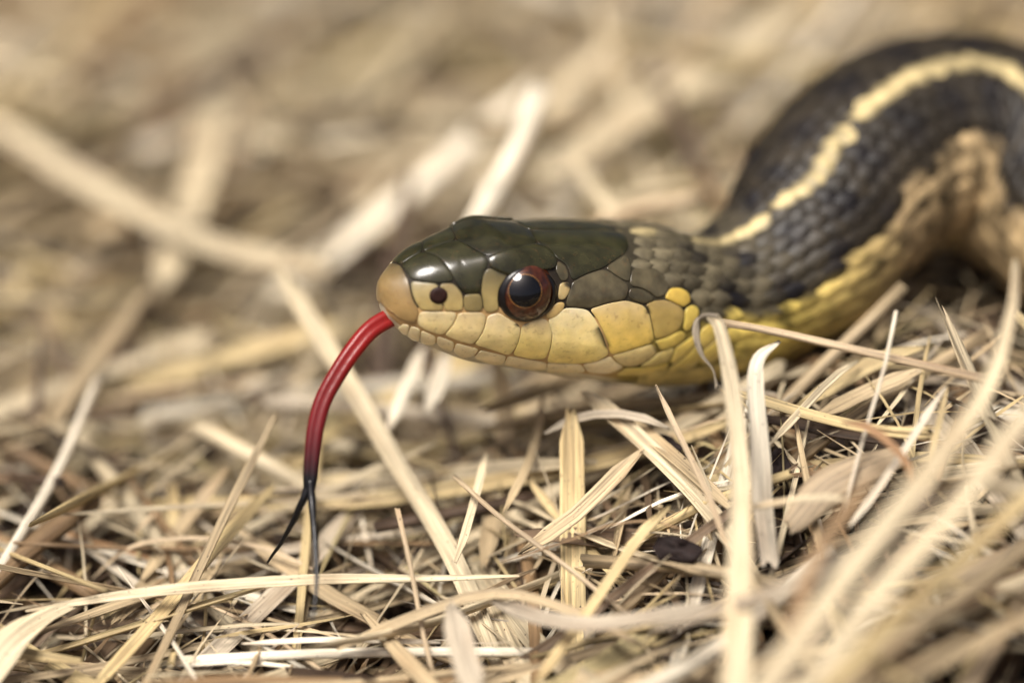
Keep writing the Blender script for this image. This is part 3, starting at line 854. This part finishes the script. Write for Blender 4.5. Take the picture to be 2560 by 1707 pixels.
def stalk(path, width, colour, nodes=True, seed=0, n=None, sides=9, taper=1.0, flat=.85, hollow=True):
    """a round hollow straw with swollen joints and open ends"""
    rs = np.random.RandomState(seed)
    path = catmull(path, 8) if len(path) > 2 else np.asarray(path, float)
    L0 = np.linalg.norm(np.diff(path, axis=0), axis=1).sum()
    n = n or int(np.clip(L0/1.5, 8, 36))
    path, L = resample(path, n)
    T = unit(np.gradient(path, axis=0))
    Sd = unit(np.cross(T, np.array([.12, -.5, .85]))); Nn = np.cross(Sd, T)
    f = np.linspace(0, 1, n)
    r = width/2*(1 + (taper - 1)*f)*(1 + .06*(vnoise(f*6, 0*f, seed % 71) - .5))
    shade = np.ones(n)
    if nodes:
        for x in np.arange(rs.uniform(4, 22), L, rs.uniform(22, 38)):
            g = np.exp(-((f*L - x)/.7)**2); r = r*(1 + .28*g); shade = shade*(1 - .35*g)
    th = np.linspace(0, 2*math.pi, sides, endpoint=False)
    cr = 1 + .05*np.where(np.arange(sides) % 2, 1, -1)
    P = path[:, None] + Sd[:, None]*((np.cos(th)*cr)[None, :, None]*r[:, None, None]) + Nn[:, None]*((np.sin(th)*cr*flat)[None, :, None]*r[:, None, None])
    for e, sg in ((0, -1), (n - 1, 1)):
        P[e] += sg*T[e]*(rs.uniform(0, .5, sides)*width)[:, None]
    V_ = P.reshape(-1, 3); F_ = grid_faces(n, sides)
    i0 = path[:1] + T[:1]*width*.3; i1 = path[-1:] - T[-1:]*width*.3
    V_ = np.vstack([V_, i0, i1]); k = n*sides
    j = np.arange(sides); j2 = (j + 1) % sides
    cap0 = np.stack([j2, j, 0*j + k], -1); cap1 = np.stack([(n-1)*sides + j, (n-1)*sides + j2, 0*j + k + 1], -1)
    uo, vo = rs.uniform(0, 50, 2)
    arc = (th/(2*math.pi))*math.pi*width
    UVv = np.stack([np.broadcast_to(arc[None], (n, sides)) + uo, np.broadcast_to((f*L)[:, None], (n, sides)) + vo], -1).reshape(-1, 2)
    UVv = np.vstack([UVv, UVv[:1], UVv[-1:]])
    c = np.asarray(colour)[None]*(shade*(.9 + .2*vnoise(f*2.5, 0*f + 5, seed % 61)))[:, None]
    Cc = np.vstack([np.repeat(c, sides, 0), c[:1]*.4, c[-1:]*.4])
    return V_, (F_, np.vstack([cap0, cap1])), UVv, Cc

def faces_list(F_):
    if isinstance(F_, tuple): return F_[0].tolist() + F_[1].tolist()
    return F_.tolist()

def straw_object(name, geo, label, cat='straw', group=None, mat=None):
    V_, F_, UVv, Cc = geo
    i = int(np.argmin(V_[:, 2])); base = V_[i].copy()
    o = mesh_object(name, V_, faces_list(F_), mat or M_STRAW, None, Cc, UVv, base=base)
    return tag(o, label, cat, group)

def PX(pts): return np.array([at_t(x, y, t - (2.2 if t < 12 else 6)) for x, y, t in pts])
def pts(fr, *q): return [(*fr(x, y), t) for x, y, t in q]

# ---- the straws one can single out in the photograph (outline read from it, depth from what they lie on)
HERO = []
def hb(name, label, p, wpx, colour, **k):
    path = PX(p); HERO.append(path)
    ws = k.pop('wl', None)
    if ws is not None: k['widths'] = [q*MM for q in ws]
    c = np.array(PAL[colour])*k.pop('tone', 1.0)
    straw_object(name, blade(path, wpx*MM, c, seed=len(HERO)*7 + 3, **k), label)
def hs(name, label, p, wpx, colour, **k):
    path = PX(p); HERO.append(path)
    c = np.array(PAL[colour])*k.pop('tone', 1.0)
    straw_object(name, stalk(path, wpx*MM, c, seed=len(HERO)*7 + 3, **k), label)

hb('dry_straw', 'long ribbed pale blade with black specks crossing behind the tongue tip', pts(V, (60,1402,-5),(350,1358,-5),(700,1332,-5),(1000,1328,-4.5),(1190,1322,-4)), 27, 'cream', wl=[6,22,30,30,26,20,8], twist=.8, cols=9, rib=.05, n=34)
hs('hollow_straw', 'bright bleached straw with a split end lying flat beneath the tongue', pts(V, (410,1518,-6),(640,1505,-6),(900,1497,-6),(1230,1498,-6)), 28, 'white', nodes=False, tone=1.12)
hb('dry_straw', 'thin bleached splinter lying just above the bright split straw', pts(V, (560,1478,-6),(760,1468,-6),(1010,1475,-6)), 14, 'white', tone=1.1)
hb('dry_straw', 'thin bleached sliver with pointed tip below the bright split straw', pts(V, (390,1530,-7),(560,1520,-6.5),(740,1540,-6)), 10, 'white')
hb('dry_straw', 'long grooved greyish stem running diagonally down beneath the snout and tongue', pts(V, (640,625,22),(790,865,13),(900,1050,6),(1040,1285,0),(1160,1570,-6)), 50, 'cream', channel=.45, cols=9, rib=.05, n=40)
hs('twig', 'slim light twig standing upright between the tongue and grooved stem', pts(V, (913,1170,-5),(945,1310,-6),(975,1470,-7),(1003,1575,-8)), 13, 'pink', nodes=False)
hb('dry_straw', 'broad golden upright straw standing under the jaw', pts(V, (1312,950,2),(1315,1250,-1),(1318,1590,-6)), 64, 'yellow', channel=.25, cols=9, n=30, rib=.05, tone=1.08)
hs('twig', 'slim greyish pink twig slanting across the golden upright straw', pts(V, (1045,1095,0),(1150,1188,-4),(1290,1292,-6),(1445,1415,-8)), 14, 'pink', nodes=False, tone=.85)
hb('dry_straw', 'wide pale blade with dark specks sloping down below the jaw corner', pts(V, (1340,900,4),(1480,1022,0),(1620,1165,-4),(1710,1290,-7)), 46, 'cream', channel=.5, cols=9, n=28)
hb('dry_straw', 'second pale blade lying alongside the specked sloping blade', pts(V, (1440,960,3),(1560,1060,-2),(1680,1170,-5)), 36, 'tan', channel=.3)
hb('dry_straw', 'bent straw forming an arch below the golden upright straw', pts(V, (780,1488,-7),(960,1412,-7.5),(1130,1362,-8),(1290,1395,-9),(1480,1485,-11)), 27, 'tan', twist=.8)
hb('dry_straw', 'tall soft pale stem rising before the neck with its tip folded over', pts(V, (1690,1600,-24),(1700,1300,-17),(1700,1100,-12.5),(1682,900,-9),(1655,760,-7.5),(1636,727,-7)), 52, 'cream', channel=.25, wl=[64,64,60,50,40,30], n=40, jag=.2)
hb('dry_straw', 'folded down tip hanging from the tall pale stem against the neck', pts(V, (1642,729,-7),(1618,726,-6.8),(1602,738,-6.6),(1600,775,-6.4),(1612,815,-6.2),(1638,850,-6),(1645,885,-6)), 15, 'grey', twist=3.4, n=34, wl=[26,24,20,14,12,16,22], tone=.62)
hb('dry_straw', 'pinkish white flat blade standing upright beside the tall folded stem', pts(V, (1768,1290,-9),(1752,1150,-8),(1745,1020,-7.5),(1735,900,-7),(1742,825,-6.5),(1790,785,-5)), 44, 'white', wl=[44,46,48,48,44,44,42,30,8], n=36, channel=.12, tone=.95)
hs('twig', 'long pinkish twig leaning across the yellow side of the neck', pts(V, (1660,741,-5.2),(1780,762,-5.6),(1950,800,-6),(2150,845,-7),(2300,880,-8)), 21, 'pink', nodes=False, taper=1.25)
hs('twig', 'very thin upright splinter crossing the long pinkish twig', pts(V, (2058,716,-7.5),(2030,850,-8),(1985,1000,-8.5),(1935,1185,-9)), 10, 'white', nodes=False)
hb('dry_straw', 'yellow straw with frayed end reaching past the pinkish white blade', pts(V, (1690,900,-1),(1850,950,-3),(2000,985,-6),(2130,1000,-7)), 30, 'yellow', jag=1.6, taper1=.8)
hb('dry_straw', 'thin frayed fibre splitting off the yellow frayed straw', pts(V, (1980,975,-6),(2070,985,-7),(2165,982,-7.5)), 8, 'yellow')
hb('dry_straw', 'wide brown streaked husk curled on the straw near black leaf scraps', pts(V, (1815,1205,-9),(1890,1120,-8.5),(1980,1072,-8),(2070,1040,-7)), 88, 'pink', wl=[50,92,96,80,60], channel=-.4, cols=11, rib=.06, n=26, tone=.72)
hb('dry_straw', 'thick blurred leaning stem with a frayed top beside the body loop', pts(V, (2332,600,-13),(2322,720,-15),(2262,900,-19),(2130,1085,-24),(1960,1300,-28),(1740,1600,-33)), 64, 'cream', n=44, channel=.35, cols=9, wl=[14,34,46,50,52,54], tone=.92)
hb('dry_straw', 'thick blurred pale stem leaning beside the frayed leaning stem', pts(V, (2400,900,-24),(2190,1170,-28),(2010,1375,-31),(1840,1600,-34)), 46, 'cream', n=40, channel=.4, cols=9)
hb('dry_straw', 'yellowish blurred blade leaning parallel to the thick pale stems', pts(V, (2400,1100,-20),(2210,1285,-23),(2050,1430,-26),(1880,1600,-29)), 40, 'yellow', n=30, tone=1.1)
hs('hollow_straw', 'tan blurred stem crossing low under the yellowish blurred blade', pts(V, (2400,1225,-17),(2250,1340,-19),(2100,1450,-21),(1930,1600,-24)), 42, 'tan')
hb('dry_straw', 'thin tan straw leaning below the yellowish blurred blade', pts(V, (2400,1395,-18),(2210,1495,-21),(2040,1590,-24)), 34, 'tan')
hb('dry_straw', 'purplish brown blurred blade crossing the thick leaning stems', pts(V, (2000,1105,-21),(1890,1250,-24),(1830,1400,-26),(1800,1560,-28)), 32, 'brown', tone=1.1)
hb('dry_straw', 'soft greyish brown blade sagging under the thick leaning stems', pts(V, (1500,1440,-17),(1750,1370,-20),(2000,1250,-24),(2150,1120,-26)), 34, 'grey', tone=.8)
hb('dry_straw', 'slim pinkish splinter standing upright below the jaw corner', pts(V, (1508,888,-3),(1570,1020,-5),(1622,1125,-7),(1672,1260,-9)), 15, 'pink')
hb('dry_straw', 'bright yellow straw slanting across the foot of the golden upright straw', pts(Q3, (1475,770,-7),(1350,900,-7.5),(1150,1190,-9),(860,1590,-12)), 26, 'yellow', tone=1.15)
hb('dry_straw', 'tan stem crossing the golden upright straw at its middle', pts(Q3, (1350,515,-1),(1060,800,-3),(820,965,-3)), 40, 'tan', channel=.35, tone=1.1)
hb('dry_straw', 'curling thin straw arching above the tan crossing stem', pts(Q3, (930,420,2),(1080,350,2),(1300,340,1),(1480,400,0)), 22, 'grey')
hs('twig', 'long greyish white twig leaning apart from the other straws left of the tongue', pts(Q2, (450,170,18),(280,560,8),(130,830,3),(-20,1070,0)), 24, 'white', nodes=False, taper=1.2, tone=.9)
hs('hollow_straw', 'blurred cream stalk lying behind the tongue where it forks', pts(Q2, (925,400,16),(1200,560,13),(1573,770,9),(1800,900,7)), 46, 'cream')
hb('dry_straw', 'yellow straw slanting down past the forked tongue tip', pts(Q2, (1250,670,6),(1000,935,0),(750,1235,-4),(420,1600,-9)), 34, 'yellow')
hb('dry_straw', 'broad greyish white stem slanting up under the tongue tines', pts(Q2, (1640,760,8),(1400,1030,3),(1200,1230,-1),(800,1610,-7)), 52, 'grey', channel=.4, cols=9, tone=1.15)
hb('dry_straw', 'thin pale straw bowed into an arc beside the tongue fork', pts(Q2, (420,1090,4),(600,945,3),(900,905,2),(1200,950,2),(1430,1045,1)), 11, 'pink', n=26)
hb('dry_straw', 'twisted reddish brown husk lying under the pale bowed straw', pts(Q2, (160,845,8),(380,925,6),(600,985,5),(860,1060,4)), 34, 'rust', twist=2.2, tone=1.15, n=26)
hb('dry_straw', 'cream blade pointing down between blurred stems near the reddish husk', pts(Q2, (350,885,10),(560,725,15),(760,590,20),(920,420,28),(1060,190,38)), 40, 'cream')
hb('dry_straw', 'wide ribbed pale leaf curving down in the near corner of the bed', pts(Q2, (-60,1530,-9),(60,1370,-8),(200,1270,-6),(330,1215,-5)), 80, 'cream', cols=11, rib=.06, wl=[90,90,70,40,20], n=24)
hb('dry_straw', 'short blurred yellow stub standing near the yellow slanting straw', pts(Q2, (790,690,12),(780,850,8),(760,990,5)), 46, 'yellow')
hb('dry_straw', 'pale blade running down beside the yellow stub', pts(Q2, (1030,600,12),(900,760,8),(660,1080,2)), 36, 'tan')
hb('dry_straw', 'wide far blurred blade lying low and level behind the tongue', pts(V, (-60,255,52),(200,420,46),(480,560,38),(760,620,32)), 70, 'cream', tone=.85)
hb('dry_straw', 'wide far blurred blade standing upright behind the tongue', pts(V, (500,150,66),(478,330,56),(430,500,46),(370,660,36)), 90, 'cream', tone=.95)
hs('hollow_straw', 'bright cream straw sticking up behind the crown of the head', pts(V, (1236,215,30),(1180,360,26),(1080,530,19),(1020,640,14)), 62, 'white', nodes=True, tone=1.1)
hb('dry_straw', 'very wide far blurred blade sloping up behind the head', pts(V, (1850,20,58),(1560,205,48),(1400,305,42),(1230,410,36)), 85, 'cream', tone=.95)
hb('dry_straw', 'bent far blurred straw between the head and the body loop', pts(V, (1240,350,34),(1300,360,33),(1360,430,30),(1420,510,26)), 38, 'cream')
hs('hollow_straw', 'short blurred straw lying just behind the back of the head', pts(V, (1370,515,24),(1480,475,25),(1600,455,25)), 40, 'pink')
hb('dry_straw', 'wide yellowish blurred blade lying level behind the long grey twig', pts(V, (-60,1030,30),(250,905,30),(500,830,30),(780,745,30)), 52, 'yellow')
hb('dry_straw', 'broad pale blurred blade lying level above the yellowish blurred one', pts(V, (-60,960,36),(250,840,36),(520,770,36)), 60, 'cream')
hb('dry_straw', 'brownish standing stem blurred beneath the chin', pts(Q3, (700,100,14),(735,330,11),(730,560,8),(640,1020,1)), 50, 'tan')
hb('dry_straw', 'first of two blurred white blades hanging beneath the chin', pts(Q3, (360,40,18),(290,210,15),(205,400,12)), 34, 'white', tone=.9)
hb('dry_straw', 'second blurred white blade beneath the chin with blunt end', pts(Q3, (470,60,18),(430,200,15),(380,320,13)), 40, 'white', tone=.85)
hb('dry_straw', 'specked thin blade hanging point down beside the golden upright straw', pts(Q3, (650,520,3),(600,720,-1),(540,930,-3),(510,1010,-4)), 22, 'cream')
hb('dry_straw', 'slim brown blade leaning left of the golden upright straw', pts(Q3, (910,260,8),(860,520,4),(735,780,-1)), 22, 'tan', tone=.85)
hb('root_hair', 'fine dark hair root curling over the golden upright straw', pts(Q3, (720,1015,-5),(1000,925,-6),(1200,850,-7),(1400,828,-7),(1580,875,-7)), 5, 'brown', n=30, jag=0)
hb('dry_straw', 'slim yellow straw passing behind the golden upright straw', pts(Q3, (840,630,3),(1000,830,1),(1400,1240,-5)), 24, 'yellow')
hb('dry_straw', 'wide greyish husk stub poking up by the bright bleached straw', pts(Q3, (500,1240,-11),(540,1420,-13),(600,1610,-15)), 66, 'grey', channel=.3, cols=9, jag=.8)
hb('dry_straw', 'grey curled leaf lying across the foot of the sloping blades', pts(Q3, (700,1200,-9),(900,1270,-11),(1120,1300,-12),(1380,1270,-13),(1640,1210,-13)), 40, 'grey', twist=1.2, tone=.85)
hs('twig', 'dark brown twig rising behind the top of the body loop', pts(V, (2310,-40,42),(2280,30,38),(2235,130,32)), 16, 'dark', nodes=False)
hb('dry_straw', 'pale straw pair end standing behind the thick leaning stems', pts(Q5, (1870,660,-8),(1760,820,-8.5),(1640,1010,-9),(1420,1330,-10),(1290,1500,-11)), 17, 'white')
hb('dry_straw', 'slim upright straw meeting the tip of the pale straw pair', pts(Q5, (1880,665,-8),(1830,880,-9),(1760,1120,-11)), 14, 'yellow')
hb('dry_straw', 'curved reddish tendril looping over the brown streaked husk', pts(Q5, (1250,870,-9),(1400,900,-10),(1540,1010,-11),(1640,1130,-12),(1660,1260,-13)), 20, 'rust', twist=1.0)
hb('dry_straw', 'pale straw passing behind the pinkish white blade', pts(Q5, (800,1000,-5),(960,830,-3),(1180,600,-1),(1330,500,1)), 20, 'cream')
hb('dry_straw', 'golden tan straw lying level behind the very thin splinter', pts(Q5, (1000,760,0),(1200,640,1),(1450,500,2),(1700,420,2)), 44, 'yellow', tone=.85)
hb('dry_straw', 'tan straw lying level below the golden tan one', pts(Q5, (1100,830,-2),(1400,680,0),(1700,560,0)), 40, 'tan')
hb('dry_straw', 'thin horizontal fibre crossing the feet of the upright blades', pts(Q5, (560,1420,-11),(800,1370,-11.5),(1100,1330,-12.5),(1300,1350,-13)), 16, 'cream')

# ---- dark rotten leaf scraps
def leaf_scrap(label, px, py, t, w, h, ang, seed):
    rs = np.random.RandomState(seed)
    c = at_t(px, py, t)
    n = 14; rings = 4
    e1 = VR*math.cos(ang) + VU*math.sin(ang); e2 = np.cross(-VD, e1)*.85 + VD*.35
    vs = []
    rad = 1 + .35*(rs.rand(n) - .5)
    for sgn in (1, -1):
        for k in range(rings):
            f = (k + 1)/rings
            for j in range(n):
                a_ = 2*math.pi*j/n
                p = c + e1*math.cos(a_)*w*MM/2*f*rad[j] + e2*math.sin(a_)*h*MM/2*f*rad[j] - VD*(.5*math.sin(3*a_ + seed)*f + .1*sgn*(1 - f*.8) + .25*rs.randn()*.5)
                vs.append(p)
    cc = [c - VD*.15, c + VD*.05]
    m = rings*n
    g1 = grid_faces(rings, n)
    fs = g1.tolist() + (g1[:, ::-1] + m).tolist()
    fs += [[(rings-1)*n + j, (rings-1)*n + (j+1) % n, m + (rings-1)*n + (j+1) % n, m + (rings-1)*n + j] for j in range(n)]
    vs += cc
    fs += [[(j+1) % n, j, 2*m] for j in range(n)] + [[m + j, m + (j+1) % n, 2*m + 1] for j in range(n)]
    o = mesh_object('leaf_scrap', vs, fs, M_LEAFROT, None, base=c)
    tag(o, label, 'leaf')
leaf_scrap('curled black leaf scrap tucked behind the specked sloping blade', 1665, 1110, -1, 90, 60, -.4, 1)
leaf_scrap('black leaf scrap standing beside the pinkish white upright blade', 1950, 1165, -5, 55, 110, .1, 2)
leaf_scrap('dark brown ragged leaf lump beside the tall folded stem foot', 1690, 1375, -9, 130, 75, -.1, 3)
leaf_scrap('black leaf scrap lying in the shade under the thick leaning stems', 2070, 1440, -14, 120, 90, .5, 4)
leaf_scrap('dark scrap in the hollow under the golden tan straws', 2200, 1030, -1, 60, 60, .3, 5)

# ---- the tangled bed itself
_sp = SC[::2]; _sw = pchip(SS[::2], WS, WW) + .5
_spp = proj(_sp)
def clear_of_snake(P):
    d = np.linalg.norm(P[:, None] - _sp[None], axis=-1)
    if (d < _sw[None]).any(): return False
    q = proj(P)
    dd = np.hypot(q[:, None, 0] - _spp[None, :, 0], q[:, None, 1] - _spp[None, :, 1])
    hide = (dd < (_sw[None] - .6)/MM*1.02) & (q[:, None, 2] < _spp[None, :, 2])
    if hide.any(): return False
    # keep the air round the tongue clear
    if ((q[:, 0] > 640) & (q[:, 0] < 1000) & (q[:, 1] > 760) & (q[:, 1] < 1400) & (q[:, 2] < -1)).any(): return False
    return True

COLS = ['tan']*7 + ['cream']*8 + ['yellow']*5 + ['grey']*2 + ['white']*3 + ['pink']*1 + ['brown']*1 + ['olive']*1
cand = []
def bed_path(x, y, L, ang, off, tilt, bend, n=6):
    d = np.array([math.cos(ang), math.sin(ang)]); pr = np.array([-d[1], d[0]])
    f = np.linspace(-.5, .5, n)
    xy = np.array([x, y])[None] + d[None]*(f*L)[:, None] + pr[None]*(bend*L*(f**2 - .08))[:, None]
    # a stiff straw bridges the hollows: straight line fitted to the bed under it
    zb = bed(xy[:, 0], xy[:, 1])
    k = np.polyfit(f, zb, 1)
    z = .6*(k[0]*f + k[1]) + .4*zb + off + tilt*f*L + .02*L*math.sin(x*3.1 + y)*(f**2)
    return np.column_stack([xy, z])

WORD = {'tan': 'tan', 'cream': 'cream', 'yellow': 'golden yellow', 'grey': 'greyish', 'white': 'bleached white', 'pink': 'pinkish', 'brown': 'brown', 'dark': 'blackish', 'umber': 'dark brown', 'rust': 'reddish brown', 'olive': 'dull olive'}
def label_for(kd, cname, w, q, P):
    x, y, t = q[len(q)//2]
    if t > 45: zone = 'in the far blurred part of the straw bed'
    elif t > 14: zone = 'in the straw bed behind the snake' + (' loop' if x > 1700 else ' head' if x > 850 else ' tongue')
    elif x > 1750: zone = 'in the straw bed before the neck and body loop'
    elif x > 1000: zone = 'in the straw bed under the jaw'
    else: zone = 'in the straw bed around the tongue tip'
    return ('wide ' if w > 1.6 else 'slim ' if w < .9 else '') + WORD[cname] + (' hollow straw lying ' if kd == 'hollow_straw' else ' flat straw lying ') + zone

def scatter(count, xr, yr, Lr, wr, offr, fibre=False, tiltr=.10):
    for _ in range(count):
        x = rnd.uniform(*xr); y = rnd.uniform(*yr)
        L = rnd.uniform(*Lr); w = wr[0] + (wr[1] - wr[0])*rnd.random()**1.4
        off = rnd.uniform(*offr)
        ang = rnd.uniform(0, math.pi) if y < 38 else rnd.gauss(1.15, .6)
        P = bed_path(x, y, L, ang, off, rnd.gauss(0, tiltr), rnd.gauss(0, .12))
        if not clear_of_snake(P): continue
        cname = rnd.choice(COLS)
        if off < (-1.9 if y < 32 else -4.6) and rnd.random() < .8: cname = rnd.choice(['brown', 'dark', 'umber', 'dark'])      # deeper straws coloured darker: shade of the gaps put into the colour
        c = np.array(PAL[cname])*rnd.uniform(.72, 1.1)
        sd = rnd.randrange(10**6)
        r_ = rnd.random()
        if fibre:
            geo = blade(P, w, c, seed=sd, cols=5, n=6, jag=.6, twist=rnd.gauss(0, .8), twist0=rnd.gauss(0, .6), thick=.06); kd = 'fibre'
        elif r_ < .28:
            geo = stalk(P, w*.9, c, seed=sd, n=int(np.clip(L/2.5, 6, 20)), sides=7); kd = 'hollow_straw'
        else:
            geo = blade(P, w, c, seed=sd, n=int(np.clip(L/2.5, 6, 18)), cols=7, jag=rnd.choice([.4, .8, 1.8]), twist=rnd.gauss(0, .7), twist0=rnd.gauss(0, .5), channel=rnd.uniform(-.2, .5), face=unit(np.array([rnd.gauss(0, .3), rnd.gauss(-.3, .35), 1]))); kd = 'dry_straw'
        q = proj(P)
        ins = ((q[:, 0] > 0) & (q[:, 0] < 2560) & (q[:, 1] > 0) & (q[:, 1] < 1707)).mean()
        size = ins*L*w*(1 if off > -1.2 else .15)
        cand.append((size, kd, geo, label_for(kd, cname, w, q, P)))
scatter(980, (-62, 66), (-26, 45), (16, 54), (.4, 1.8), (-7.5, .2), tiltr=.22)
scatter(900, (-80, 85), (35, 150), (24, 75), (.6, 2.2), (-6.0, 1.5), tiltr=.30)
scatter(260, (-110, -55), (-40, 120), (20, 55), (.6, 2.2), (-4, .5))
scatter(260, (58, 115), (-40, 120), (20, 55), (.6, 2.2), (-4, .5))
scatter(380, (-100, 105), (110, 230), (30, 70), (.8, 2.6), (-5, 1))
scatter(250, (-70, 75), (-70, -22), (20, 50), (.6, 2), (-4, .3))
scatter(1500, (-50, 54), (-24, 34), (3, 13), (.10, .38), (-2.5, .7), fibre=True, tiltr=.3)
scatter(380, (-60, 65), (-24, 90), (6, 26), (.15, .5), (-2, .9), fibre=True, tiltr=.22)

order = sorted(range(len(cand)), key=lambda i: -cand[i][0])
single = set([i for i in order if cand[i][1] != 'fibre'][:215])
LV = []; LF = []; LT = []; LU = []; LC = []; k = 0
for i, (size, kd, geo, lab) in enumerate(cand):
    if i in single:
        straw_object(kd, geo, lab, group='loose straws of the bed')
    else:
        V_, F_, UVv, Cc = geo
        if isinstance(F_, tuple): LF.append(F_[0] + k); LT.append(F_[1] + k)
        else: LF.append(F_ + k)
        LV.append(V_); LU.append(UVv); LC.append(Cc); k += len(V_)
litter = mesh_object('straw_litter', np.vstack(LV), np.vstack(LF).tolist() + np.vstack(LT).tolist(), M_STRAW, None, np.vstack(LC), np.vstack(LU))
tag(litter, 'tangled mass of dry straw and chaff covering the ground', 'straw', kind='stuff')
